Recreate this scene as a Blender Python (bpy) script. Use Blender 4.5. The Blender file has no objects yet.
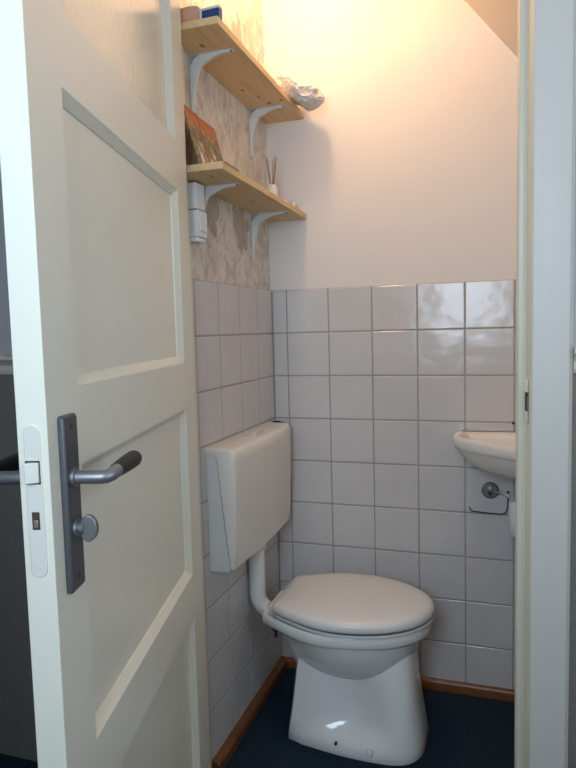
import bpy, bmesh, math, random
from mathutils import Vector, Matrix, noise
random.seed(7)
C = bpy.context.scene.collection
PI = math.pi

# ---------------------------------------------------------------- helpers
def obj(name, bm, mat, parent=None, smooth=True, angle=35, bevel=0, bseg=2, subd=0):
    me = bpy.data.meshes.new(name)
    bmesh.ops.recalc_face_normals(bm, faces=bm.faces)
    bm.to_mesh(me); bm.free()
    if not isinstance(mat, (list, tuple)): mat = [mat]
    for m in mat: me.materials.append(m)
    o = bpy.data.objects.new(name, me); C.objects.link(o)
    if parent: o.parent = parent
    if bevel:
        b = o.modifiers.new('bevel', 'BEVEL'); b.width = bevel; b.segments = bseg
        b.limit_method = 'ANGLE'; b.angle_limit = math.radians(30)
    if subd:
        s = o.modifiers.new('sub', 'SUBSURF'); s.levels = subd; s.render_levels = subd
    if smooth:
        for p in me.polygons: p.use_smooth = True
        me.set_sharp_from_angle(angle=math.radians(angle))
    return o

def empty(name, loc=(0, 0, 0), rz=0):
    o = bpy.data.objects.new(name, None); C.objects.link(o)
    o.location = loc; o.rotation_euler = (0, 0, rz); o.empty_display_size = .05
    return o

def tag(o, label=None, cat=None, group=None, kind=None):
    if label: o['label'] = label
    if cat: o['category'] = cat
    if group: o['group'] = group
    if kind: o['kind'] = kind
    return o

def box(bm, x0, x1, y0, y1, z0, z1, mi=0):
    v = [bm.verts.new((x, y, z)) for z in (z0, z1) for y in (y0, y1) for x in (x0, x1)]
    for q in ((0, 2, 3, 1), (4, 5, 7, 6), (0, 1, 5, 4), (2, 6, 7, 3), (0, 4, 6, 2), (1, 3, 7, 5)):
        f = bm.faces.new([v[i] for i in q]); f.material_index = mi
    return v

def loft(bm, rings, cap0=True, cap1=True, closed=True):
    R = [[bm.verts.new(p) for p in r] for r in rings]
    n = len(R[0])
    for a, b in zip(R, R[1:]):
        for i in range(n if closed else n - 1):
            j = (i + 1) % n
            bm.faces.new((a[i], a[j], b[j], b[i]))
    if cap0: bm.faces.new(list(reversed(R[0])))
    if cap1: bm.faces.new(R[-1])
    return R

def tube(bm, pts, r, n=16, caps=True):
    pts = [Vector(p) for p in pts]
    if not isinstance(r, (list, tuple)): r = [r] * len(pts)
    rings = []; up = None
    for i, p in enumerate(pts):
        if i == 0: t = pts[1] - p
        elif i == len(pts) - 1: t = p - pts[i - 1]
        else: t = (pts[i + 1] - p).normalized() + (p - pts[i - 1]).normalized()
        t.normalize()
        if up is None:
            up = Vector((0, 0, 1)) if abs(t.z) < .9 else Vector((1, 0, 0))
        a = t.cross(up).normalized(); b = a.cross(t).normalized(); up = b
        rings.append([p + (a * math.cos(k * 2 * PI / n) + b * math.sin(k * 2 * PI / n)) * r[i] for k in range(n)])
    loft(bm, rings, caps, caps)

def arc(c, r, a0, a1, n, ax='xz', w=0):
    out = []
    for i in range(n + 1):
        a = a0 + (a1 - a0) * i / n
        u, v = c[0] + r * math.cos(a), c[1] + r * math.sin(a)
        out.append((u, w, v) if ax == 'xz' else (u, v, w))
    return out

def prism(bm, poly, axis, a, b):
    """extrude a 2D polygon along an axis. poly coords are the two other axes in x,y,z order"""
    def P(u, v, w):
        return {'x': (w, u, v), 'y': (u, w, v), 'z': (u, v, w)}[axis]
    loft(bm, [[P(u, v, a) for u, v in poly], [P(u, v, b) for u, v in poly]])

# ---------------------------------------------------------------- materials
def mat(name, col, rough=.5, metal=0, spec=.5, coat=0):
    m = bpy.data.materials.new(name); m.use_nodes = True
    b = m.node_tree.nodes['Principled BSDF']
    b.inputs['Base Color'].default_value = (*col, 1)
    b.inputs['Roughness'].default_value = rough
    b.inputs['Metallic'].default_value = metal
    b.inputs['Specular IOR Level'].default_value = spec
    b.inputs['Coat Weight'].default_value = coat
    return m

class NT:
    def __init__(s, m): s.m = m; s.nt = m.node_tree; s.b = s.nt.nodes['Principled BSDF']
    def n(s, t, **k):
        nd = s.nt.nodes.new(t)
        for a, v in k.items(): setattr(nd, a, v)
        return nd
    def l(s, a, b): s.nt.links.new(a, b)
    def pos(s, scale=(1, 1, 1), rot=(0, 0, 0), loc=(0, 0, 0), obj=True):
        g = s.n('ShaderNodeTexCoord') if obj else s.n('ShaderNodeNewGeometry')
        mp = s.n('ShaderNodeMapping')
        mp.inputs['Scale'].default_value = scale; mp.inputs['Rotation'].default_value = rot; mp.inputs['Location'].default_value = loc
        s.l(g.outputs['Object' if obj else 'Position'], mp.inputs[0]); return mp.outputs[0]
    def noise(s, vec, scale=5, detail=4, rough=.5, dist=0):
        t = s.n('ShaderNodeTexNoise'); t.inputs['Scale'].default_value = scale; t.inputs['Detail'].default_value = detail
        t.inputs['Roughness'].default_value = rough; t.inputs['Distortion'].default_value = dist
        s.l(vec, t.inputs['Vector']); return t.outputs['Fac']
    def ramp(s, fac, stops, interp='LINEAR'):
        r = s.n('ShaderNodeValToRGB'); e = r.color_ramp.elements; r.color_ramp.interpolation = interp
        while len(e) < len(stops): e.new(.5)
        for k, (p, c) in zip(e, stops):
            k.position = p; k.color = (*c, 1) if len(c) == 3 else c
        s.l(fac, r.inputs[0]); return r.outputs[0]
    def mix(s, f, a, b, mode='MIX'):
        x = s.n('ShaderNodeMix', data_type='RGBA', blend_type=mode)
        for i, v in ((0, f), (6, a), (7, b)):
            if hasattr(v, 'links') or hasattr(v, 'is_output'): s.l(v, x.inputs[i])
            elif isinstance(v, (int, float)): x.inputs[i].default_value = v
            else: x.inputs[i].default_value = (*v, 1)
        return x.outputs[2]
    def math(s, op, a, b=None, clamp=False):
        x = s.n('ShaderNodeMath', operation=op, use_clamp=clamp)
        for i, v in ((0, a), (1, b)):
            if v is None: continue
            if isinstance(v, (int, float)): x.inputs[i].default_value = v
            else: s.l(v, x.inputs[i])
        return x.outputs[0]
    def bump(s, h, strength=.3, dist=.002):
        b = s.n('ShaderNodeBump'); b.inputs['Strength'].default_value = strength; b.inputs['Distance'].default_value = dist
        s.l(h, b.inputs['Height']); s.l(b.outputs[0], s.b.inputs['Normal'])
    def col(s, c): s.l(c, s.b.inputs['Base Color'])
    def rough(s, c): s.l(c, s.b.inputs['Roughness'])

def g3(v): return (v, v, v)

# glazed tile, pinkish white, slightly wavy glaze
M_tile = mat('tile_glaze', (.70, .665, .655), .16, spec=.45); t = NT(M_tile)
v = t.pos(obj=False)
info = t.n('ShaderNodeNewGeometry')
t.col(t.mix(t.noise(v, 9, 3), (.585, .56, .55), (.655, .63, .62)))
t.bump(t.noise(v, 14, 1.5), .55, .004)
M_grout = mat('grout', (.33, .29, .27), .9); t = NT(M_grout)
v = t.pos(obj=False); t.col(t.mix(t.noise(v, 25, 4), (.29, .25, .23), (.44, .385, .35)))
M_grout_l = mat('grout_pale', (.46, .42, .40), .9)
M_plaster = mat('painted_plaster', (.80, .745, .70), .85); t = NT(M_plaster)
v = t.pos(obj=False); t.col(t.mix(t.noise(v, 3, 3), (.785, .725, .68), (.815, .76, .715))); t.bump(t.noise(v, 60, 4), .15, .002)
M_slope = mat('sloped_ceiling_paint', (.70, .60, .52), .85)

# marbled beige wallpaper with loose grey damp patches
M_wallp = mat('marbled_wallpaper', (.6, .53, .45), .7); t = NT(M_wallp)
v = t.pos(scale=(1, 1, .72), obj=False)
n1 = t.noise(v, 34, 5, .62, .9); n2 = t.noise(v, 11, 4, .6, 1.2)
c = t.ramp(n1, [(.30, (.52, .46, .40)), (.45, (.66, .60, .53)), (.56, (.74, .69, .62)), (.68, (.78, .74, .68))])
c2 = t.ramp(n2, [(.36, (.80, .76, .72)), (.5, (1, 1, 1)), (.68, (1.0, .97, .92))])
c = t.mix(.85, c, c2, 'MULTIPLY')
geo = t.n('ShaderNodeNewGeometry'); sp = t.n('ShaderNodeSeparateXYZ'); t.l(geo.outputs['Position'], sp.inputs[0])
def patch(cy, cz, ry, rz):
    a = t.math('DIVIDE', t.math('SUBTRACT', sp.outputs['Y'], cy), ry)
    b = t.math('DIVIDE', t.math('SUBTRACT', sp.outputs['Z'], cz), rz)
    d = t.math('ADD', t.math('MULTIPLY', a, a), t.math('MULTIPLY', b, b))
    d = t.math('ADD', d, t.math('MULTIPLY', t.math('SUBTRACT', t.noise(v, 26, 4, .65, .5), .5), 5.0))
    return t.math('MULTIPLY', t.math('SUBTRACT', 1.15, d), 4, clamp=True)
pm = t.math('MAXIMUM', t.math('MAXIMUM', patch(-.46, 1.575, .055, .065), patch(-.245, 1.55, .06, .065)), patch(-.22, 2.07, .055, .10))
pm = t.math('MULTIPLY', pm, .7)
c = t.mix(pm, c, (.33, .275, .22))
t.col(c); t.bump(n1, .25, .0015)

# wood
def wood(name, base, dark, scale=(18, 1.3, 18), knots=True, rough=.55):
    m = mat(name, base, rough); t = NT(m)
    v = t.pos(scale=scale); n = t.noise(v, 3, 5, .6, .4)
    c = t.ramp(n, [(.3, dark), (.5, base), (.75, tuple(min(1, k * 1.12) for k in base))])
    if knots:
        so = t.n('ShaderNodeSeparateXYZ'); t.l(t.pos(), so.inputs[0]); k = None
        wob = t.math('MULTIPLY', t.noise(t.pos(), 60, 2), .004)
        for kx, ky, kr in knots:
            a = t.math('DIVIDE', t.math('SUBTRACT', so.outputs['X'], kx), .75); b = t.math('DIVIDE', t.math('SUBTRACT', so.outputs['Y'], ky), 1.25)
            d = t.math('ADD', t.math('SQRT', t.math('ADD', t.math('MULTIPLY', a, a), t.math('MULTIPLY', b, b))), wob)
            e = t.math('MULTIPLY', t.math('SUBTRACT', kr + .0055, d), 380, clamp=True)
            k = e if k is None else t.math('MAXIMUM', k, e)
        c = t.mix(t.math('MULTIPLY', k, .8), c, (.20, .09, .03))
    t.col(c); t.bump(n, .1, .001)
    return m
KN = [(.055, -.60, .0055), (.078, -.175, .006), (.122, -.185, .005), (.040, -.30, .0035), (.066, -.235, .004)]
M_pine = wood('pine_board', (.72, .52, .28), (.62, .42, .205), knots=KN)
M_pine2 = wood('pine_board_lower', (.70, .50, .26), (.60, .40, .19), knots=[(.085, -.635, .0035), (.075, -.33, .004), (.11, -.12, .003)])
M_skirt = wood('stained_skirting', (.20, .075, .024), (.12, .042, .014), scale=(6, 6, 30), knots=False, rough=.35)

M_carpet = mat('navy_carpet', (.012, .022, .045), .95, spec=.1); t = NT(M_carpet)
v = t.pos(); t.col(t.mix(t.noise(v, 160, 3), (.007, .015, .026), (.024, .044, .066))); t.bump(t.noise(v, 420, 2), .6, .003)

# paint on the door: yellowed white gloss
def paint(name, a, b, rough, bs=.08):
    m = mat(name, a, rough); t = NT(m); v = t.pos()
    t.col(t.mix(t.noise(v, 5, 3), a, b)); t.bump(t.noise(v, 45, 3), bs, .0015); return m
M_door = paint('door_gloss_paint', (.80, .775, .655), (.82, .80, .69), .30)
M_jamb = paint('frame_paint_warm_lit', (.73, .685, .56), (.77, .725, .61), .33)  # frame paint with the warm lamp light in its colour
M_case = paint('frame_paint_cool_lit', (.66, .63, .58), (.69, .66, .61), .45)  # frame paint with the cool daylight in its colour
M_glassy = mat('door_panel_mottled_reflection', (.76, .71, .61), .16); t = NT(M_glassy); v = t.pos(scale=(1, 1, .5))
t.col(t.mix(t.noise(v, 40, 5, .7, .8), (.74, .70, .58), (.82, .80, .69))); t.bump(t.noise(v, 60, 4, .6, .8), .5, .002)  # mottled wallpaper reflection put into the panel's colour

M_ceram = mat('sanitary_ceramic', (.80, .79, .765), .10, spec=.55); t = NT(M_ceram)
M_ceram2 = mat('basin_ceramic', (.80, .745, .68), .12, spec=.55)
M_seat = mat('seat_plastic', (.72, .71, .69), .25)
M_cist = mat('cistern_plastic', (.76, .72, .65), .33)
M_tank = mat('cistern_tank_plastic', (.72, .71, .68), .35)
M_pipe = mat('white_pvc', (.80, .79, .77), .3)
M_plast = mat('white_plastic', (.80, .80, .80), .4)
M_brk = mat('powder_coated_bracket', (.66, .665, .65), .4)
M_dark = mat('dark_screw', (.05, .04, .035), .5, metal=.5)
M_pew = mat('satin_pewter', (.13, .135, .15), .45, metal=.7); t = NT(M_pew); v = t.pos(scale=(1, 1, .1)); t.bump(t.noise(v, 400, 2), .1, .0005)
M_pewl = mat('satin_nickel', (.26, .265, .28), .42, metal=.75)
M_grip = mat('black_grip', (.012, .011, .011), .45, spec=.35)
M_chrome = mat('old_chrome', (.36, .35, .345), .3, metal=.85)
M_rub = mat('rubber_black', (.02, .02, .02), .6)
M_hole = mat('lock_hole', (.06, .04, .03), .8)
M_brass = mat('aged_steel', (.42, .36, .26), .4, metal=.7)
M_hallup = mat('hall_wall_paint', (.46, .45, .46), .85)
M_halllow = mat('hall_wainscot_paper', (.20, .185, .165), .75); t = NT(M_halllow); v = t.pos(obj=False)
n = t.noise(v, 140, 3); t.col(t.mix(n, (.13, .118, .105), (.27, .25, .225))); t.bump(n, .5, .003)
M_cap = mat('rail_paint', (.66, .61, .52), .4)

# ---------------------------------------------------------------- constants (metres)
T = .15; A0 = .0529; ZT = 1.3674; B0 = .1458
HX, HY, TH, DW, TK, ST = .0456, -.7042, .2475, .805, .038, .0975
XR = .8166      # rebate of right jamb
YI, YO = -.60, -.70   # inner / outer face of the front wall
RX = 1.03       # right wall of the toilet room

# ---------------------------------------------------------------- toilet room shell
bm = bmesh.new(); box(bm, -2.2, 2.4, -2.60, .15, -.06, 0)
tag(obj('floor', bm, M_carpet, smooth=False), kind='structure')

def quadwall(bm, pts, mi=0):
    f = bm.faces.new([bm.verts.new(p) for p in pts]); f.material_index = mi; return f

def tile_grid(name, parent, plane, us, zs, grout):
    """tiles as bevelled slabs; plane 'back' (u = x, face y=0) or 'left' (u = -y, face x=0)"""
    bm = bmesh.new(); g = .0019
    for i in range(len(us) - 1):
        for k in range(len(zs) - 1):
            u0, u1, z0, z1 = us[i] + g, us[i + 1] - g, zs[k] + g, zs[k + 1] - g
            if u1 - u0 < .004 or z1 - z0 < .004: continue
            tilt = [random.uniform(-.0003, .0003) for _ in range(4)]
            bw = .0022; d = .0014
            outer = [(u0, z0), (u1, z0), (u1, z1), (u0, z1)]
            inner = [(u0 + bw, z0 + bw), (u1 - bw, z0 + bw), (u1 - bw, z1 - bw), (u0 + bw, z1 - bw)]
            def P(u, z, h):
                return (u, h, z) if plane == 'back' else (-h, -u, z)
            r0 = [P(u, z, .006) for u, z in outer]; r1 = [P(u, z, d) for u, z in outer]
            r2 = [P(u, z, tilt[q]) for q, (u, z) in enumerate(inner)]
            loft(bm, [r0, r1, r2], False, True)
    o = obj(name, bm, M_tile, parent, smooth=False); o['kind'] = 'structure'
    bm = bmesh.new()
    U0, U1, Z0, Z1 = us[0], us[-1], zs[0], zs[-1] - .001
    if plane == 'back': box(bm, U0, U1, 0.0012, .0075, Z0, Z1)
    else: box(bm, -.0075, -.0012, -U1, -U0, Z0, Z1)
    o = obj(name + '_grout', bm, grout, parent, smooth=False); o['kind'] = 'structure'

zs = sorted([ZT - k * T for k in range(10)] + [0.0])
# back wall
bm = bmesh.new(); box(bm, -.10, 1.15, .007, .12, 0, 2.62)
wb = tag(obj('wall_back', bm, M_plaster, smooth=False), kind='structure')
tile_grid('wall_tiles', wb, 'back', [0, A0] + [A0 + i * T for i in range(1, 7)] + [RX], zs, M_grout)
# left wall
bm = bmesh.new(); box(bm, -.12, -.007, YO, .007, 0, 2.62)
wl = tag(obj('wall_left', bm, M_wallp, smooth=False), kind='structure')
tile_grid('wall_tiles', wl, 'left', [0, B0] + [B0 + i * T for i in range(1, 4)] + [-YI + .012], zs, M_grout)
# right wall and inner return
bm = bmesh.new(); box(bm, RX, 1.15, YO + .02, .007, 0, 2.62)
tag(obj('wall_right', bm, M_plaster, smooth=False), kind='structure')
# flat ceiling + stair slope
bm = bmesh.new(); box(bm, -.12, 1.15, YO, .12, 2.62, 2.70)
tag(obj('ceiling', bm, M_plaster, smooth=False), kind='structure')
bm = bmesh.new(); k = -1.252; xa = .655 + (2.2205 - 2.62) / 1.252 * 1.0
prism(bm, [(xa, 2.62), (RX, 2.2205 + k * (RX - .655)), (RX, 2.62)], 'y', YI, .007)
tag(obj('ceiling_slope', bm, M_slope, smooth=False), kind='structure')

# skirting
def skirt_profile(h, d): return [(0, 0), (d, 0), (d, h * .72), (d * .75, h * .93), (d * .5, h), (0, h)]
bm = bmesh.new(); prism(bm, [(u, z) for u, z in skirt_profile(.036, .024)], 'y', YI, 0)
tag(obj('baseboard_left', bm, M_skirt, bevel=.001), kind='structure')
bm = bmesh.new(); prism(bm, [(-u, z) for u, z in skirt_profile(.036, .016)], 'x', .024, RX)
tag(obj('baseboard_back', bm, M_skirt, bevel=.001), kind='structure')

# ---------------------------------------------------------------- front wall, hall
HT = 2.165
def frontwall(bm, x0, x1, z0, z1, mi=0): box(bm, x0, x1, YO, YI, z0, z1, mi)
bm = bmesh.new()
frontwall(bm, -2.2, -.06, 1.15, 2.62); frontwall(bm, .875, 2.4, 1.15, 2.62); frontwall(bm, -.06, .875, HT + .06, 2.62)
frontwall(bm, -2.2, -.06, 0, 1.15, 1); frontwall(bm, .875, 2.4, 0, 1.15, 1)
tag(obj('wall_front', bm, [M_hallup, M_halllow], smooth=False), kind='structure')
cap = [(YO, 1.125), (YO - .006, 1.125), (YO - .012, 1.135), (YO - .012, 1.150), (YO - .022, 1.162), (YO - .030, 1.166), (YO - .030, 1.176), (YO, 1.180)]
bm = bmesh.new(); prism(bm, cap, 'x', .9015, 1.65); tag(obj('trim_1', bm, M_cap, bevel=.001), kind='structure')
bm = bmesh.new(); prism(bm, cap, 'x', -2.2, -.072); tag(obj('trim_2', bm, M_cap, bevel=.001), kind='structure')
# hall shell
bm = bmesh.new(); box(bm, -2.3, -2.2, -2.60, YI, 0, 2.62); tag(obj('wall_hall_left', bm, M_hallup, smooth=False), kind='structure')
bm = bmesh.new(); box(bm, 1.65, 1.75, -2.60, -2.30, 0, 2.62); box(bm, 1.65, 1.75, -1.50, YO, 0, 2.62)  # unseen wall, set close and pale to bounce light onto the door
box(bm, 1.65, 1.75, -2.30, -1.50, 0, 1.0); box(bm, 1.65, 1.75, -2.30, -1.50, 2.1, 2.62); tag(obj('wall_hall_right', bm, M_plaster, smooth=False), kind='structure')
bm = bmesh.new(); box(bm, -2.3, 2.5, -2.60, YO, 2.62, 2.70); tag(obj('ceiling_hall', bm, M_plaster, smooth=False), kind='structure')
WX0, WX1, WZ0, WZ1 = .25, .80, 1.12, 2.15
bm = bmesh.new()
box(bm, -2.2, WX0, -2.60, -2.50, 0, 2.62); box(bm, WX1, 2.4, -2.60, -2.50, 0, 2.62)
box(bm, WX0, WX1, -2.60, -2.50, 0, WZ0); box(bm, WX0, WX1, -2.60, -2.50, WZ1, 2.62)
tag(obj('wall_hall_back', bm, M_hallup, smooth=False), kind='structure')
bm = bmesh.new()
box(bm, WX0, WX0 + .05, -2.58, -2.52, WZ0, WZ1); box(bm, WX1 - .05, WX1, -2.58, -2.52, WZ0, WZ1)
box(bm, WX0 + .05, WX1 - .05, -2.58, -2.52, WZ0, WZ0 + .05); box(bm, WX0 + .05, WX1 - .05, -2.58, -2.52, WZ1 - .05, WZ1)
box(bm, (WX0 + WX1) / 2 - .02, (WX0 + WX1) / 2 + .02, -2.57, -2.53, WZ0 + .05, WZ1 - .05)
tag(obj('window_1', bm, M_case, bevel=.003), kind='structure')
VY0, VY1, VZ0, VZ1 = -2.30, -1.50, 1.0, 2.1  # unseen side window, added to brighten the door face
bm = bmesh.new()
box(bm, 1.66, 1.74, VY0, VY0 + .05, VZ0, VZ1); box(bm, 1.66, 1.74, VY1 - .05, VY1, VZ0, VZ1)
box(bm, 1.66, 1.74, VY0 + .05, VY1 - .05, VZ0, VZ0 + .05); box(bm, 1.66, 1.74, VY0 + .05, VY1 - .05, VZ1 - .05, VZ1)
tag(obj('added_side_window', bm, M_case, bevel=.003), kind='structure')

# door frame: right jamb with casing, left jamb, head
jr = [(0.7945, YI), (0.7945, -.668), (0.7975, -.674), (0.8065, -.674), (0.8095, -.671), (0.8125, -.674), (0.8130, -.676), (0.8158, -.690), (0.8175, -.693), (0.8180, -.706), (0.8230, -.715), (0.8270, -.7165), (0.8930, -.7165), (0.8970, -.713), (0.8970, YO), (0.8750, YO), (0.8750, YI)]
bm = bmesh.new(); prism(bm, jr, 'z', 0, HT + .06)
fr = tag(empty('trim_3', (0, 0, 0)), 'painted frame around the toilet doorway, warm and cool light in its colours', None, kind='structure')
# paint lamp warmth into the inner reveal, cool daylight into the flat casing
o = obj('right_jamb', bm, [M_jamb, M_case], fr, angle=25, bevel=.0008)
for p in o.data.polygons:
    if p.center.x > .822: p.material_index = 1
bm = bmesh.new(); prism(bm, [(.8975, YO), (.8975, -.708), (.9000, -.708), (.9010, YO)], 'z', 0, HT + .06)
obj('paint_line', bm, M_cap, fr)
xl = HX - .037 - .003
jl = [(.003, YI - .012), (.003, -.674), (xl - .002, -.674), (xl - .002, -.706), (xl - .007, -.7165), (xl - .075, -.7165), (xl - .078, -.713), (xl - .078, YO), (-.06, YO), (-.06, YO+.03), (-.007, YO+.03), (-.007, YI - .012)]
bm = bmesh.new(); prism(bm, jl, 'z', 0, HT + .06)
o = obj('left_jamb', bm, [M_jamb, M_case], fr, angle=25)
for p in o.data.polygons:
    if p.normal.y < -.8 and p.center.y < -.71: p.material_index = 1
zh = HT
jh = [(YI, zh - .016), (-.674, zh - .016), (-.674, zh), (-.706, zh), (-.7165, zh + .006), (-.7165, zh + .075), (YO, zh + .078), (YO, zh + .06), (YI, zh + .06)]
bm = bmesh.new(); prism(bm, jh, 'x', .004, .815)
obj('head_jamb', bm, M_jamb, fr, angle=25)
# strike plate with a worn hole in the rebate
bm = bmesh.new(); box(bm, .8112, .8170, -.7000, -.6765, 1.0180, 1.110)
sk = obj('strike_plate', bm, M_jamb, fr, bevel=.003)
bm = bmesh.new(); box(bm, .8104, .8162, -.7008, -.6790, 1.046, 1.085)
obj('latch_hole', bm, M_hole, sk)
bm = bmesh.new(); box(bm, .8140, .8158, -.7016, -.6990, 1.049, 1.076)
obj('metal_lip', bm, M_brass, sk, bevel=.0008)

# ---------------------------------------------------------------- door
door = tag(empty('door_1', (HX, HY, 0), TH - PI / 2), 'cream panelled toilet door standing open on the left', None, kind='structure')
# local: x along leaf from hinge, y towards toilet side (0 = inner face), z up
z1b, z2t, z2b, z3t, z3b, z4t = 1.6571, 1.5505, 1.1583, 1.0522, .6553, .5533
z1t, z4b, DH0, DH1 = 2.055, .155, .008, HT - .006
openings = [(z1b, z1t), (z2b, z2t), (z3b, z3t), (z4b, z4t)]
bm = bmesh.new()
zz = [DH0] + [z for o_ in reversed(openings) for z in o_] + [DH1]
xs_ = [0, ST, DW - ST, DW]
grid = {}
def gv(i, k, s):
    key = (i, k, s)
    if key not in grid: grid[key] = bm.verts.new((xs_[i], 0 if s else -TK, zz[k]))
    return grid[key]
nz = len(zz)
for s in (0, 1):
    for i in range(3):
        for k in range(nz - 1):
            if i == 1 and k % 2 == 1: continue
            bm.faces.new([gv(i, k, s), gv(i + 1, k, s), gv(i + 1, k + 1, s), gv(i, k + 1, s)])
for k in range(nz - 1):
    for i in (0, 3): bm.faces.new([gv(i, k, 0), gv(i, k + 1, 0), gv(i, k + 1, 1), gv(i, k, 1)])
    if k % 2 == 1:
        for i in (1, 2): bm.faces.new([gv(i, k, 0), gv(i, k + 1, 0), gv(i, k + 1, 1), gv(i, k, 1)])
for i in range(3):
    for k in (0, nz - 1): bm.faces.new([gv(i, k, 0), gv(i + 1, k, 0), gv(i + 1, k, 1), gv(i, k, 1)])
for k in range(1, nz - 1):
    bm.faces.new([gv(1, k, 0), gv(2, k, 0), gv(2, k, 1), gv(1, k, 1)])
obj('door_leaf', bm, M_door, door, bevel=.0010, bseg=2)
for n_, (a, b) in enumerate(openings):
    bm = bmesh.new()
    def ring(ins, y): return [(ST + ins, y, a + ins), (DW - ST - ins, y, a + ins), (DW - ST - ins, y, b - ins), (ST + ins, y, b - ins)]
    loft(bm, [ring(.0, -.0006), ring(.0012, -.0006), ring(.0018, -.0016), ring(.0145, -.0115), ring(.0150, -.0140), ring(.0175, -.0140)], False, True)
    loft(bm, [ring(.0, -TK + .0005), ring(.0015, -TK + .0005), ring(.0020, -TK + .0022), ring(.0145, -TK + .0115), ring(.0150, -TK + .014), ring(.0175, -TK + .014)], False, True)
    o = obj('door_panel', bm, M_glassy if n_ == 0 else M_door, door, angle=20)
# lock forend on the free edge
bm = bmesh.new()
yc = -.0190; hw = .0102; zc0, zc1 = .932, 1.121
poly = arc((yc, zc1 - hw), hw, 0, PI, 10, 'xz'); poly = [(p[0], p[2]) for p in poly]
poly += [(p[0], p[2]) for p in arc((yc, zc0 + hw), hw, PI, 2 * PI, 10, 'xz')]
prism(bm, poly, 'x', DW - .002, DW + .0018)
M_for = paint('forend_paint', (.74, .73, .66), (.70, .69, .62), .3)
fe = obj('lock_forend', bm, M_for, door, bevel=.0006)
bm = bmesh.new(); box(bm, DW, DW + .0023, yc - .0098, yc + .0085, 1.0485, 1.0775); obj('latch_slot', bm, M_hole, fe)
bm = bmesh.new(); v_ = [(DW, yc + .0070), (DW + .0042, yc + .0070), (DW + .011, yc - .0060), (DW + .011, yc - .0078), (DW, yc - .0078)]
prism(bm, v_, 'z', 1.0505, 1.0755); obj('latch_bolt', bm, M_for, fe, bevel=.0012)
bm = bmesh.new(); box(bm, DW, DW + .0022, yc - .0052, yc + .0045, .992, 1.014); obj('bolt_hole', bm, M_hole, fe)
bm = bmesh.new(); box(bm, DW, DW + .0026, yc - .0040, yc + .0020, .994, 1.004); obj('bolt_end', bm, M_brass, fe, bevel=.0008)
for z in (1.107, .945):
    bm = bmesh.new(); tube(bm, [(DW, yc, z), (DW + .0024, yc, z)], [.0036, .0028], 16); obj('screw', bm, M_for, fe)
# handle sets, both faces
UC = .7555; ZL = 1.045; ZK = .978
for side, y0, sg in (('in', 0, 1), ('out', -TK, -1)):
    bm = bmesh.new()
    Y = lambda d: y0 + sg * d
    EX = 0 if sg > 0 else .016
    def rp(w, z0, z1, y, r=.003):
        return [(UC - w + r, y, z0), (UC + w - r, y, z0), (UC + w, y, z0 + r), (UC + w, y, z1 - r), (UC + w - r, y, z1), (UC - w + r, y, z1), (UC - w, y, z1 - r), (UC - w, y, z0 + r)]
    W_ = .0212
    loft(bm, [rp(W_, .897, 1.1265, Y(0)), rp(W_, .897, 1.1265, Y(.0065)), rp(W_ - .002, .899, 1.1245, Y(.0085))])
    hp = obj('handle_plate', bm, M_pew, door, angle=25, bevel=.0005)
    # neck
    bm = bmesh.new()
    tube(bm, [(UC, Y(.008), ZL), (UC, Y(.0125), ZL), (UC, Y(.0130), ZL)], [.0125, .0125, .0100], 28)
    pts = [(UC, Y(.012), ZL), (UC, Y(.044 + EX), ZL)]
    pts += [(UC - .0015, Y(.0515 + EX), ZL + .0003), (UC - .008, Y(.0562 + EX), ZL + .002), (UC - .022, Y(.0585 + EX), ZL + .0045)]
    tube(bm, pts, [.0088] * (len(pts) - 1) + [.0092], 28)
    obj('lever_neck', bm, M_pewl, hp, angle=50)
    bm = bmesh.new()
    n_ = 14; ce = []; rr = []
    for q in range(n_ + 1):
        s_ = q / n_
        ce.append((UC - .0205 - .092 * s_, Y(.0580 + EX - .003 * s_), ZL + .0045 - .001 * s_))
        rr.append(.0098 + .0022 * math.sin(s_ * PI * .62) if s_ < .88 else .0117 * math.sqrt(max(.02, 1 - ((s_ - .88) / .12) ** 2)))
    tube(bm, ce, rr, 24)
    obj('grip', bm, M_grip, hp, angle=60)
    # thumb turn / release
    bm = bmesh.new()
    if sg > 0:
        tube(bm, [(UC, Y(.008), ZK), (UC, Y(.012), ZK), (UC, Y(.0125), ZK), (UC, Y(.020), ZK)], [.0115, .0115, .0075, .0085], 24)
        # flat rounded tab, seen face-on from the hall
        P = []
        for k_ in range(28):
            a = k_ * 2 * PI / 28
            cx_, cz_ = math.cos(a), math.sin(a)
            P.append((.0125 * cx_ if cx_ > 0 else .0095 * cx_, .0175 * cz_))
        def tab(u, s): return [(UC + u, Y(.0245 + x_ * s), ZK + z_ * s) for x_, z_ in P]
        loft(bm, [tab(-.0045, .93), tab(-.0037, 1), tab(.0037, 1), tab(.0045, .93)])
        obj('thumb_turn', bm, M_pewl, hp, angle=30)
    else:
        tube(bm, [(UC, Y(.008), ZK), (UC, Y(.013), ZK), (UC, Y(.015), ZK)], [.0125, .0125, .010], 24)
        obj('release_disc', bm, M_pewl, hp, angle=50)
    for z in (1.112, .915):
        bm = bmesh.new(); tube(bm, [(UC, Y(.0080), z), (UC, Y(.0093), z)], [.0038, .003], 14); obj('screw', bm, M_dark, hp)
# hinges
for z in (.25, 1.05, 1.92):
    bm = bmesh.new(); tube(bm, [(-.005, -TK - .002, z), (-.005, -TK - .002, z + .09)], .0055, 14)
    obj('hinge', bm, M_pewl, door)

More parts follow.
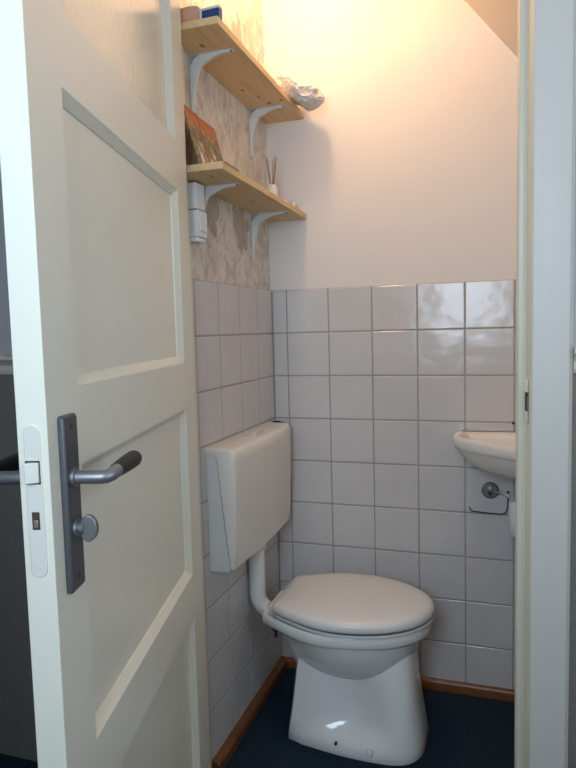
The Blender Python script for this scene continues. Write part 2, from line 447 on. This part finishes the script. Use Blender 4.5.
# ---------------------------------------------------------------- toilet
CY = -.29
def outline(xb, xf, wb, wm, z, sm=.45, corner=.02, pinch=0, pw=.22, n1=10, n2=14, fe=1.0, cy=CY):
    """closed D/egg outline: straight back, widening to the middle, elliptical front"""
    xm = xb + (xf - xb) * sm
    half = []
    for q in range(4): half.append((xb, wb * (1 - corner / max(wb, .001)) * q / 3 if q else 0))
    half.append((xb + corner * .3, wb - corner * .3 + (wm - wb) * .0))
    for q in range(1, n1 + 1):
        s = q / n1
        half.append((xb + corner + (xm - xb - corner) * s, wb + (wm - wb) * math.sin(s * PI / 2)))
    for q in range(1, n2 + 1):
        a = q / n2 * PI / 2
        half.append((xm + (xf - xm) * math.sin(a) ** fe, wm * max(0, math.cos(a)) ** fe))
    if pinch:
        half = [(x, w * (1 - pinch * math.exp(-(((x - xb) / (xf - xb) - .5) / pw) ** 2))) for x, w in half]
    pts = [(x, cy - w, z) for x, w in half] + [(x, cy + w, z) for x, w in reversed(half[1:-1])]
    return pts
toilet = tag(empty('toilet', (0, 0, 0)), 'white ceramic floor-standing toilet with closed lid on the dark blue carpet', 'toilet')
bm = bmesh.new()
R_ = [outline(.17, .490, .05, .07, .195, fe=.95), outline(.165, .500, .06, .095, .215), outline(.155, .513, .07, .125, .245), outline(.142, .528, .075, .146, .278),
      outline(.128, .540, .08, .158, .308), outline(.105, .549, .085, .165, .328), outline(.092, .556, .088, .168, .337), outline(.080, .566, .093, .1745, .3395), outline(.075, .570, .096, .178, .345),
      outline(.074, .572, .100, .180, .358), outline(.075, .571, .100, .179, .370), outline(.078, .568, .097, .176, .3745), outline(.092, .560, .094, .168, .3740), outline(.11, .545, .08, .150, .362)]
loft(bm, R_)
obj('bowl', bm, M_ceram, toilet, angle=50)
bm = bmesh.new()
ped = []
for z, xb, xf, wb, wm, pi_ in [(.31, .180, .522, .075, .090, .12), (.26, .178, .526, .082, .102, .26), (.20, .172, .532, .092, .118, .38), (.14, .166, .539, .100, .128, .42),
                               (.09, .161, .546, .107, .134, .38), (.065, .158, .550, .112, .138, .28), (.048, .156, .552, .115, .140, .10), (.034, .155, .554, .118, .141, .02), (.006, .152, .558, .122, .146, 0), (0, .156, .554, .118, .142, 0)]:
    ped.append(outline(xb, xf, wb, wm, z, sm=.62, corner=.03, pinch=pi_, pw=.24, fe=.62))
loft(bm, list(reversed(ped)))
obj('pedestal', bm, M_ceram, toilet, angle=50)
# seat and lid
bm = bmesh.new()
loft(bm, [outline(.130, .566, .112, .176, .3785), outline(.122, .579, .122, .188, .380), outline(.121, .580, .123, .189, .3865), outline(.123, .578, .121, .187, .3878), outline(.126, .575, .118, .184, .3872), outline(.136, .563, .108, .172, .3795)])
obj('seat_ring', bm, M_seat, toilet, angle=50)
bm = bmesh.new()
L = [outline(.135, .555, .108, .166, .3990), outline(.128, .567, .116, .178, .3928), outline(.120, .577, .124, .1865, .3926), outline(.118, .580, .126, .189, .3955), outline(.117, .581, .127, .190, .402), outline(.118, .580, .126, .189, .410), outline(.121, .576, .123, .185, .417),
     outline(.128, .568, .117, .178, .4215), outline(.150, .545, .104, .160, .4258), outline(.20, .49, .075, .12, .4300), outline(.27, .42, .035, .06, .4315)]
loft(bm, L)
obj('lid', bm, M_seat, toilet, angle=50)
for y in (-.075, .075):
    bm = bmesh.new(); tube(bm, [(.112, CY + y - .022, .392), (.112, CY + y + .022, .392)], .0115, 18); box(bm, .104, .122, CY + y - .014, CY + y + .014, .374, .392)
    obj('hinge', bm, M_seat, toilet, bevel=.001)
bm = bmesh.new(); tube(bm, [(.115, CY - .075, .345), (.115, CY - .075, .298)], [.0045, .0045], 10); tube(bm, [(.115, CY - .075, .337), (.115, CY - .075, .322)], [.010, .010], 6)
obj('fixing_bolt', bm, M_dark, toilet)
bm = bmesh.new(); tube(bm, [(.414, CY - .1400, .032), (.414, CY - .1500, .033), (.414, CY - .1525, .0335)], [.0085, .0085, .006], 20); obj('screw_cap', bm, M_ceram2, toilet)
bm = bmesh.new(); tube(bm, [(.313, CY - .1320, .034), (.313, CY - .1405, .035)], [.0045, .0045], 14); obj('screw_hole', bm, M_dark, toilet)


# flush pipe
pip = tag(empty('flush_pipe', (0, 0, 0)), 'white plastic flush pipe elbow between cistern and toilet bowl', 'pipe')
bm = bmesh.new()
px_ = .030; cyp = -.292; r = .052
pts = [(px_, cyp, .5655), (px_, cyp, .344 + r)] + [(px_ + r - r * math.cos(a), cyp, .344 + r - r * math.sin(a)) for a in [PI / 2 * q / 8 for q in range(1, 8)]]
pts += [(.0752, cyp, .344)]
tube(bm, pts, .0255, 28)
obj('pipe', bm, M_pipe, pip, angle=60)
bm = bmesh.new(); tube(bm, [(px_, cyp, .5655), (px_, cyp, .545), (px_, cyp, .541)], [.0310, .0300, .0265], 28); obj('collar_nut', bm, M_pipe, pip, angle=40)
bm = bmesh.new(); tube(bm, [(.0685, cyp, .344), (.0745, cyp, .344)], .0275, 28); obj('rubber_seal', bm, M_rub, pip, angle=40)

# ---------------------------------------------------------------- cistern
cis = tag(empty('cistern', (0, -.30, .56)), 'off-white plastic low-level cistern on the tiled left wall', 'cistern')
Y0, Y1 = -.568, -.060
def P_(pts): return [(x, z) for x, z in pts]
bm = bmesh.new()
prof = [(.0005, .566), (.050, .566), (.0575, .570), (.0625, .582), (.058, .62), (.0335, .868), (.031, .885), (.022, .896), (.0005, .899)]
def cis_ring(prof, y, bow=0, inset=0):
    n_ = len(prof); cx_ = .03; cz_ = .74
    return [(x + bow * max(0, (x - .03)) / .055, y + .30, z - .56) for x, z in [(p[0] if p[0] < .001 else p[0] - inset * (1 if p[0] > .05 else .3), p[1] + (inset if p[1] < .6 else (-inset if p[1] > .88 else 0))) for p in prof]]
loft(bm, [cis_ring(prof, Y0 + .003, 0, .003), cis_ring(prof, Y0 + .006), cis_ring(prof, Y1 - .006), cis_ring(prof, Y1 - .003, 0, .003)])
obj('tank', bm, M_tank, cis, angle=40)
cov = [(.0005, .9005), (.022, .8985), (.0335, .886), (.0355, .868), (.0605, .62), (.0655, .582), (.0700, .576), (.0750, .580), (.0800, .640), (.0850, .760), (.0870, .880), (.0850, .900), (.0790, .908), (.070, .911), (.0005, .9135)]
bm = bmesh.new(); rings = []
N = 18
for q in range(N + 1):
    s_ = q / N; y = Y0 + (Y1 - Y0) * s_
    bow = .012 * math.sin(PI * min(1, s_ * 1.0)) - .006 * s_
    rings.append(cis_ring(cov, y, bow))
# rounded ends
e0 = cis_ring(cov, Y0, 0, 0); 
def shrink(r, d, dy):
    return [(x - (d if x > .066 else 0), y + dy, z + (d if z < .05 else (-d if z > .33 else 0))) for x, y, z in r]
rings = [shrink(rings[0], .005, 0)] + [shrink(rings[0], .0015, .002)] + [shrink(rings[0], 0, .006)] + rings[1:-1] + [shrink(rings[-1], 0, -.012), shrink(rings[-1], .003, -.004), shrink(rings[-1], .009, 0)]
loft(bm, rings)
obj('cover', bm, M_cist, cis, angle=45)
bm = bmesh.new()
box(bm, .030, .074, -.085, .015, .3515, .3545)
box(bm, .060, .070, -.070, .000, .3530, .3670)
obj('flush_button', bm, M_cist, cis, bevel=.0018, bseg=3)
bm = bmesh.new(); box(bm, .004, .030, .2560, .270, .337, .352); tube(bm, [(.02, .262, .345), (.045, .262, .345)], .005, 12)
obj('side_connection', bm, M_rub, cis, bevel=.001)

# ---------------------------------------------------------------- shelves
def shelf(name, zb, label, M_pine=M_pine):
    s = tag(empty(name, (-.006, 0, zb)), label, 'shelf', 'pine shelves on the papered left wall')
    s.rotation_euler = (math.radians(-1.0), 0, 0)     # boards hang slightly out of level
    bm = bmesh.new(); box(bm, 0, .1395, -.690, 0, 0, .0175)
    obj('board', bm, M_pine, s, bevel=.0012)
    return s
sh1 = shelf('shelf', 1.9335, 'upper pine wall shelf, holding the crumpled plastic bag')
sh2 = shelf('shelf', 1.6025, 'lower pine wall shelf, holding the reed diffuser and booklet', M_pine2)
def bracket(name, y, ztop, label):
    b = tag(empty(name, (-.006, y, ztop)), label, 'bracket', 'pale grey shelf brackets')
    bm = bmesh.new()
    # pressed steel: flanges of tapering width with a rounded raised web
    def w(s): return .0170 * (1 - s) + .0095 * s
    H, D, t_ = .155, .122, .0016
    # vertical flange
    v0 = [(0, -w(0), 0), (t_, -w(0), 0), (t_, w(0), 0), (0, w(0), 0)]
    v1 = [(0, -w(1), -H), (t_, -w(1), -H), (t_, w(1), -H), (0, w(1), -H)]
    loft(bm, [v0, v1])
    v0 = [(0, -w(0), -t_), (0, w(0), -t_), (0, w(0), 0), (0, -w(0), 0)]
    v1 = [(D, -w(1), -t_), (D, w(1), -t_), (D, w(1), 0), (D, -w(1), 0)]
    loft(bm, [v0, v1])
    obj('flange', bm, M_brk, b, bevel=.0004)
    bm = bmesh.new()
    # web: curved gusset
    inner = []; outer = []
    n_ = 16
    for q in range(n_ + 1):
        s_ = q / n_
        # path from wall bottom to arm tip hugging the corner
        a = s_
        if a < .42: cx_, cz_ = .0, -H + .010 + (H - .045) * (a / .42)
        elif a > .58: cx_, cz_ = .035 + (D - .045) * ((a - .58) / .42), 0
        else:
            k_ = (a - .42) / .16 * PI / 2; cx_, cz_ = .035 - .035 * math.cos(k_), -.035 + .035 * math.sin(k_)
        th_ = .005 + .021 * math.exp(-((s_ - .5) / .22) ** 2)
        if a < .42: nx, nz_ = 1, 0
        elif a > .58: nx, nz_ = 0, -1
        else: nx, nz_ = math.cos((a - .42) / .16 * PI / 2), -math.sin((a - .42) / .16 * PI / 2)
        inner.append((cx_ + nx * th_, cz_ + nz_ * th_)); outer.append((max(.0, cx_ - (0 if .42 <= a <= .58 else 0)), min(0, cz_)))
    rings_ = []
    for (ix, iz), (ox, oz) in zip(inner, outer):
        hw_ = .0085
        rings_.append([(ox, -hw_, oz), (ix, -hw_ * .7, iz), (ix, hw_ * .7, iz), (ox, hw_, oz)])
    loft(bm, rings_)
    obj('web', bm, M_brk, b, angle=50, bevel=.0008)
    for p0, p1 in (((.112, .000, -.0025), (.112, 0, -.0042)), ((.062, .0088, -.001), (.062, .0088, -.0035)), ((.001, .0088, -.042), (.0035, .0088, -.042))):
        bm = bmesh.new(); tube(bm, [p0, p1], [.0038, .0030], 12); obj('screw', bm, M_dark, b)
    return b
tl = math.tan(math.radians(1.0))
bracket('shelf_bracket', -.553, 1.9335 + .553 * tl, 'pale grey metal bracket under the upper shelf, at its end nearest the door')
bracket('shelf_bracket', -.140, 1.9335 + .140 * tl, 'pale grey metal bracket under the upper shelf, below the plastic bag')
bracket('shelf_bracket', -.540, 1.6025 + .540 * tl, 'pale grey metal bracket under the lower shelf, beside the white switch box')
bracket('shelf_bracket', -.150, 1.6025 + .150 * tl, 'pale grey metal bracket under the lower shelf, nearest the corner')
def ztop(zb, y): return zb + .0176 - y * tl + .0002

# plastic bag, crumpled
bm = bmesh.new()
bmesh.ops.create_icosphere(bm, subdivisions=6, radius=1)
zt_ = ztop(1.9335, -.10)
for v_ in bm.verts:
    p = v_.co.copy()
    w_ = Vector((noise.noise(p * 1.3), noise.noise(p * 1.3 + Vector((9, 2, 1))), noise.noise(p * 1.3 + Vector((1, 7, 4)))))
    fold = 1 - abs(noise.noise(p * 2.6 + w_ * 2.2)) * 2.2
    fine = 1 - abs(noise.noise(p * 6.5 + w_ * 4)) * 2
    d = .97 + .22 * noise.noise(p * 1.5 + Vector((3, 1, 5))) + .075 * fold + .03 * fine
    q = Vector((p.x * .080, p.y * .070, p.z * .046)) * d
    x, y, z = q
    # long soft body: one corner lifted, outer end hanging beyond the board
    z += .008 * math.exp(-((x - .0) / .04) ** 2)
    x += .138; y += -.100
    z += zt_ + .038
    lim = zt_ + .0012
    if x < .1345 and z < lim: z = lim + random.uniform(0, .0003)
    if x >= .1345: z -= min(.024, (x - .1345) * .62)
    if y > -.004: y = -.004
    v_.co = (x, y, z)
M_bag = mat('thin_plastic_film', (.72, .69, .67), .75, spec=.2); t = NT(M_bag)
v = t.pos(); n = t.noise(v, 55, 4, .6, 1.5); t.col(t.mix(n, (.66, .62, .58), (.76, .72, .69))); t.bump(t.noise(v, 60, 5, .7, 2.0), .4, .004)
bag = obj('plastic_bag', bm, M_bag, angle=180)
tag(bag, 'crumpled whitish plastic bag on the far end of the upper shelf', 'bag')

# blue and white box + pinkish pack on upper shelf
M_blue = mat('blue_print', (.012, .055, .20), .4); M_wht = mat('white_card', (.72, .70, .68), .5); M_pink = mat('pinkish_pack', (.62, .37, .28), .5)
z0 = ztop(1.9335, -.665)
bx = tag(empty('carton', (.109, -.668, z0 + .0001)), 'small dark blue and white carton at the door end of the upper shelf', 'box')
bx.rotation_euler = (math.radians(-1.0), 0, math.radians(-4))
bm = bmesh.new(); box(bm, -.022, .024, -.009, .009, 0, .024); obj('carton_body', bm, M_blue, bx, bevel=.001)
bm = bmesh.new(); box(bm, -.0225, .0245, -.0095, .0095, .024, .030); obj('carton_lid', bm, M_wht, bx, bevel=.0012)
bm = bmesh.new(); box(bm, -.0280, -.0223, -.0093, .0093, 0, .030); obj('carton_side', bm, M_wht, bx, bevel=.001)
bm = bmesh.new()
prof_ = []
for q in range(20):
    a = q * 2 * PI / 20
    prof_.append((.0, .036 * math.copysign(abs(math.cos(a)) ** .6, math.cos(a)), .0235 * math.copysign(abs(math.sin(a)) ** .6, math.sin(a))))
prs = []
for s_, k_ in ((-.040, .82), (-.037, .97), (0, 1.0), (.037, .97), (.040, .82)):
    prs.append([(p[1] * k_, s_, p[2] * k_ + .0237) for p in prof_])
loft(bm, prs)
pk = obj('packet', bm, M_pink, angle=60); pk.location = (.045, -.628, z0 - .0004); pk.rotation_euler = (math.radians(-1.0), 0, 0)
tag(pk, 'pinkish brown soft packet beside the blue and white carton on the upper shelf', 'packet')

# booklet leaning against the wall on lower shelf
M_art = mat('booklet_print', (.5, .2, .1), .35); t = NT(M_art)
tc = t.n('ShaderNodeTexCoord'); sp2 = t.n('ShaderNodeSeparateXYZ'); t.l(tc.outputs['Object'], sp2.inputs[0])
v = t.pos(scale=(1, 1, .5)); v3 = t.pos()
n = t.noise(v, 130, 3, .6, .8); nb = t.noise(v3, 45, 3, .5, .5)
base = t.ramp(sp2.outputs['Z'], [(0, (.42, .12, .04)), (.045, (.35, .17, .06)), (.060, (.08, .12, .035)), (.085, (.16, .18, .06)), (.105, (.50, .26, .05)), (.130, (.55, .15, .04)), (.16, (.42, .10, .04))])
leaf = t.ramp(n, [(.42, g3(0)), (.50, g3(1))])
dk = t.ramp(n, [(.40, (.05, .02, .015)), (.47, (.16, .05, .02)), (.52, (.07, .10, .03)), (.60, (.45, .36, .22))])
msk = t.math('MULTIPLY', t.ramp(nb, [(.40, g3(0)), (.48, g3(1))]), t.ramp(sp2.outputs['Z'], [(.10, g3(1)), (.135, g3(0))]))
c = t.mix(msk, base, dk)
wh = t.math('MULTIPLY', t.ramp(t.noise(t.pos(scale=(1, 1, .35)), 70, 2), [(.60, g3(0)), (.66, g3(1))]), t.ramp(sp2.outputs['Z'], [(.055, g3(1)), (.08, g3(0))]))
c = t.mix(wh, c, (.75, .66, .58)); t.col(c)
M_rededge = mat('red_card_edge', (.45, .07, .03), .5)
zl = ztop(1.6025, -.60) + .0012
bk = tag(empty('booklet', (.064, -.600, zl)), 'open illustrated booklet, red, orange and green, leaning on the wall above the lower shelf', 'booklet')
bk.rotation_euler = (math.radians(-1.0), math.radians(-15.5), 0)
bm = bmesh.new(); loft(bm, [[(-.002, .000, 0), (.002, .000, 0), (.002, .000, .151), (-.002, .000, .151)], [(-.001 - .003, .116, 0), (.001 - .003, .116, 0), (.001 - .003, .116, .154), (-.001 - .003, .116, .154)]])
obj('right_page', bm, M_art, bk, bevel=.0003)
bm = bmesh.new(); loft(bm, [[(-.002, -.003, 0), (.002, -.003, 0), (.002, -.003, .154), (-.002, -.003, .154)], [(-.001 + .006, -.085, 0), (.001 + .006, -.085, 0), (.001 + .006, -.085, .154), (-.001 + .006, -.085, .154)]])
obj('left_page', bm, M_art, bk, bevel=.0003)
bm = bmesh.new(); box(bm, -.0035, .0025, -.003, .000, 0, .156); obj('spine', bm, M_rededge, bk)
bm = bmesh.new(); box(bm, 0, .106, -.045, .048, 0, .0008)
lf = obj('leaflet', bm, [mat('leaflet_card', (.60, .33, .22), .5)], smooth=False); lf.location = (.0305, -.638, ztop(1.6025, -.645) - .0002); lf.rotation_euler = (math.radians(-1.0), 0, 0)
tag(lf, 'thin reddish leaflet lying flat on the lower shelf in front of the booklet', 'leaflet')

# reed diffuser
zj = ztop(1.6025, -.135)
M_jar = mat('frosted_white_glass', (.78, .76, .74), .25); M_reed = mat('rattan_reed', (.38, .17, .08), .7)
rd = tag(empty('reed_diffuser', (.055, -.120, zj + .0004)), 'white jar with thin brown reeds standing on the lower shelf', 'reed diffuser')
bm = bmesh.new()
prs = []
for z, r in ((0, .0150), (.002, .0180), (.060, .0180), (.065, .0165), (.067, .0140), (.074, .0135), (.076, .0125), (.070, .0105)):
    prs.append([(r * math.cos(k * 2 * PI / 24), r * math.sin(k * 2 * PI / 24), z) for k in range(24)])
loft(bm, prs); obj('jar', bm, M_jar, rd, angle=50)
for dx, dy in ((-.020, .004), (-.011, -.006), (.012, .003), (.019, -.004), (.009, -.010)):
    bm = bmesh.new(); tube(bm, [(dx * .15, dy * .15, .050), (dx, dy, .165 + dy)], .0013, 8); obj('reed', bm, M_reed, rd)
M_glass = mat('clear_glass', (.95, .95, .95), .05); M_glass.node_tree.nodes['Principled BSDF'].inputs['Transmission Weight'].default_value = .9
for (x, y, r, h), lab in zip(((.100, -.115, .013, .026), (.116, -.082, .012, .022)), ('clear glass tealight cup next to the reed diffuser', 'clear glass tealight cup at the corner end of the lower shelf')):
    bm = bmesh.new(); prs = []
    for z, rr_ in ((0, r * .85), (.001, r * .9), (h, r), (h, r - .0015), (.003, r * .85 - .0015)):
        prs.append([(rr_ * math.cos(k * 2 * PI / 20), rr_ * math.sin(k * 2 * PI / 20), z) for k in range(20)])
    loft(bm, prs); o = obj('tealight_cup', bm, M_glass, angle=50); o.location = (x, y, ztop(1.6025, y - r) + .0003)
    tag(o, lab, 'candle holder', 'glass tealight cups on the lower shelf')

# surface-mounted switch box under lower shelf
sw = tag(empty('switch_box', (-.006, -.60, 1.46)), 'white surface-mounted electrical box under the door end of the lower shelf', 'switch')
bm = bmesh.new(); box(bm, 0, .034, -.022, .026, .082, .1475); obj('junction_box', bm, M_plast, sw, bevel=.0012)
bm = bmesh.new(); box(bm, 0, .036, -.020, .030, .012, .0795); obj('switch_body', bm, M_plast, sw, bevel=.0012)
bm = bmesh.new(); box(bm, .036, .0395, -.010, .026, .026, .076); obj('rocker', bm, M_plast, sw, bevel=.001)
bm = bmesh.new(); box(bm, 0, .033, -.019, .028, .0, .0112); obj('cable_gland', bm, M_plast, sw, bevel=.002)

# ---------------------------------------------------------------- corner basin
bs = tag(empty('wash_basin', (0, 0, 0)), 'small white ceramic corner washbasin half hidden by the right door jamb', 'sink')
def bez(P, n):
    out = []
    m_ = len(P)
    for i in range(m_ - 1):
        p0 = P[max(i - 1, 0)]; p1 = P[i]; p2 = P[i + 1]; p3 = P[min(i + 2, m_ - 1)]
        for q in range(n):
            t_ = q / n
            out.append(tuple(.5 * ((2 * b) + (-a + c_) * t_ + (2 * a - 5 * b + 4 * c_ - d) * t_ ** 2 + (-a + 3 * b - 3 * c_ + d) * t_ ** 3) for a, b, c_, d in zip(p0, p1, p2, p3)))
    out.append(P[-1]); return out
edge = bez([(.630, -.002), (.620, -.045), (.626, -.100), (.662, -.160), (.715, -.208), (.770, -.252), (.850, -.305), (1.027, -.335)], 5)
loopb = edge + [(1.027, -.16), (1.027, -.002), (.90, -.002), (.76, -.002)]
ctr = (.870, -.125)
def bring(s, z, c=ctr, ymax=-.002, xmax=1.027):
    out = []
    for x, y in loopb:
        X = c[0] + (x - c[0]) * s; Y = c[1] + (y - c[1]) * s
        out.append((min(X, xmax), min(Y, ymax), z if not callable(z) else z(X, Y)))
    return out
def keep(s, z):   # shrink but keep wall sides on the walls
    out = []
    for x, y in loopb:
        X = ctr[0] + (x - ctr[0]) * s if x < 1.02 else x
        Y = ctr[1] + (y - ctr[1]) * s if y < -.003 else y
        if x < 1.02 and y > -.003: X = max(x, ctr[0] + (x - ctr[0]) * s)
        out.append((X, Y, z))
    return out
bm = bmesh.new()
R_ = [keep(.28, .770), keep(.50, .776), keep(.74, .795), keep(.87, .820), keep(.945, .843), keep(.965, .850), keep(.985, .852), keep(1.0, .858), keep(1.0, .876), keep(.992, .885), keep(.97, .889), keep(.93, .887), 
      bring(.87, .880), bring(.83, .868), bring(.77, .842), bring(.62, .814), bring(.3, .800), bring(.12, .799)]
loft(bm, R_)
obj('basin', bm, M_ceram2, bs, angle=60)
bm = bmesh.new(); tube(bm, [(.870, -.125, .798), (.870, -.125, .801)], [.020, .018], 20); obj('drain', bm, M_chrome, bs)
bm = bmesh.new()
tube(bm, [(.824, -.125, .780), (.824, -.125, .695)], .0185, 20); tube(bm, [(.824, -.125, .700), (.824, -.125, .690), (.824, -.125, .600), (.824, -.125, .588)], [.034, .039, .038, .024], 24)
tube(bm, [(.824, -.09, .665), (.824, -.001, .665)], .016, 18)
obj('bottle_trap', bm, M_pipe, bs, angle=50)

# tap valve on the back wall with its chrome rosette
vx, vz = .7310, .6970
va = tag(empty('angle_valve', (vx, 0, vz)), 'tarnished chrome stop valve with round wall plate below the basin', 'valve')
def disc(name, prof, m, par, n=28):
    bm = bmesh.new(); loft(bm, [[(r * math.cos(k * 2 * PI / n), -d, r * math.sin(k * 2 * PI / n)) for k in range(n)] for d, r in prof]); return obj(name, bm, m, par, angle=40)
disc('wall_plate', [(.0005, .0275), (.003, .0275), (.0075, .021), (.009, .0205)], M_chrome, va)
disc('valve_body', [(.008, .010), (.030, .010), (.032, .0115), (.040, .0115)], M_chrome, va)
bm = bmesh.new(); tube(bm, [(.004, -.022, 0), (.020, -.026, .0005), (.040, -.030, -.001), (.055, -.034, -.008), (.0590, -.036, -.014)], .0036, 12); obj('supply_tube', bm, M_chrome, va)
bm = bmesh.new(); tube(bm, [(.0, -.040, .0), (.0, -.050, 0)], [.0075, .0065], 6); obj('spindle', bm, M_dark, va)
bm = bmesh.new(); tube(bm, [(.050, -.030, .003), (.058, -.032, .005)], .0028, 10); obj('side_nut', bm, M_dark, va)
# wire roll holder hanging under it
bm = bmesh.new()
tube(bm, [(.6665, -.012, .6400), (.6690, -.020, .6350), (.6760, -.026, .6315), (.690, -.028, .6310), (.725, -.030, .6290), (.765, -.030, .6285), (.776, -.028, .6310), (.7815, -.024, .639), (.7840, -.016, .652), (.7850, -.004, .672), (.7850, -.0005, .674)], .0021, 10)
wh_ = obj('wire_holder', bm, M_dark, angle=60); tag(wh_, 'thin dark wire paper-roll holder on the tiles under the washbasin', 'holder')

# small dark fixing at the basin's back edge, against the tiles
bm = bmesh.new(); tube(bm, [(.800, .0, .917), (.800, -.006, .917)], .0045, 12)
o = obj('wall_plug', bm, M_dark); tag(o, 'tiny dark wall plug in the tiles just above the washbasin', 'wall plug')

# ---------------------------------------------------------------- ceiling lamp (above the frame)
lm = tag(empty('ceiling_lamp', (.21, -.42, 2.62)), 'round ceiling lamp above the shelves, just out of the picture', 'lamp')
bm = bmesh.new(); tube(bm, [(0, 0, -.001), (0, 0, -.025), (0, 0, -.03)], [.045, .045, .03], 28); tube(bm, [(0, 0, -.03), (0, 0, -.075)], .020, 20)
obj('lamp_base', bm, M_plast, lm, angle=40)

def light(name, kind, loc, energy, col, **k):
    d = bpy.data.lights.new(name, kind); d.energy = energy; d.color = col
    for a, v in k.items():
        if a != 'rot': setattr(d, a, v)
    o = bpy.data.objects.new(name, d); C.objects.link(o); o.location = loc
    o.rotation_euler = k.get('rot', (0, 0, 0)); return o
light('bulb', 'POINT', (.21, -.42, 2.50), 9.8, (1.0, .68, .39), shadow_soft_size=.05)
light('daylight', 'AREA', ((WX0 + WX1) / 2, -2.66, (WZ0 + WZ1) / 2), 24.5, (.66, .83, 1.0), shape='RECTANGLE', size=WX1 - WX0, size_y=WZ1 - WZ0, rot=(math.radians(90), 0, 0))
light('side_fill', 'AREA', (1.80, (VY0 + VY1) / 2, (VZ0 + VZ1) / 2), 9, (.80, .91, 1.0), shape='RECTANGLE', size=VZ1 - VZ0, size_y=VY1 - VY0, rot=(0, math.radians(90), 0))  # fill light behind the added side window, aimed at the door face

w = bpy.data.worlds.new('sky'); bpy.context.scene.world = w; w.use_nodes = True
w.node_tree.nodes['Background'].inputs[0].default_value = (.6, .75, 1, 1); w.node_tree.nodes['Background'].inputs[1].default_value = .6

# ---------------------------------------------------------------- camera
cam = bpy.data.cameras.new('camera'); co = bpy.data.objects.new('camera', cam); C.objects.link(co)
yaw, pitch, roll = math.radians(18.5867), math.radians(-4.8385), math.radians(-1.4752)
f = Vector((-math.sin(yaw) * math.cos(pitch), math.cos(yaw) * math.cos(pitch), math.sin(pitch)))
r0 = Vector((math.cos(yaw), math.sin(yaw), 0)); u0 = r0.cross(f)
r = r0 * math.cos(roll) + u0 * math.sin(roll); u = -r0 * math.sin(roll) + u0 * math.cos(roll)
co.matrix_world = Matrix(((r.x, u.x, -f.x, .7618), (r.y, u.y, -f.y, -2.1113), (r.z, u.z, -f.z, 1.2272), (0, 0, 0, 1)))
cam.sensor_fit = 'VERTICAL'; cam.sensor_height = 24; cam.sensor_width = 18; cam.lens = 634.90 / 768 * 24
cam.clip_start = .02
sc = bpy.context.scene; sc.camera = co
sc.view_settings.view_transform = 'Standard'; sc.view_settings.look = 'None'
sc.view_settings.exposure = 0.18; sc.view_settings.gamma = 1; sc.view_settings.use_curve_mapping = False
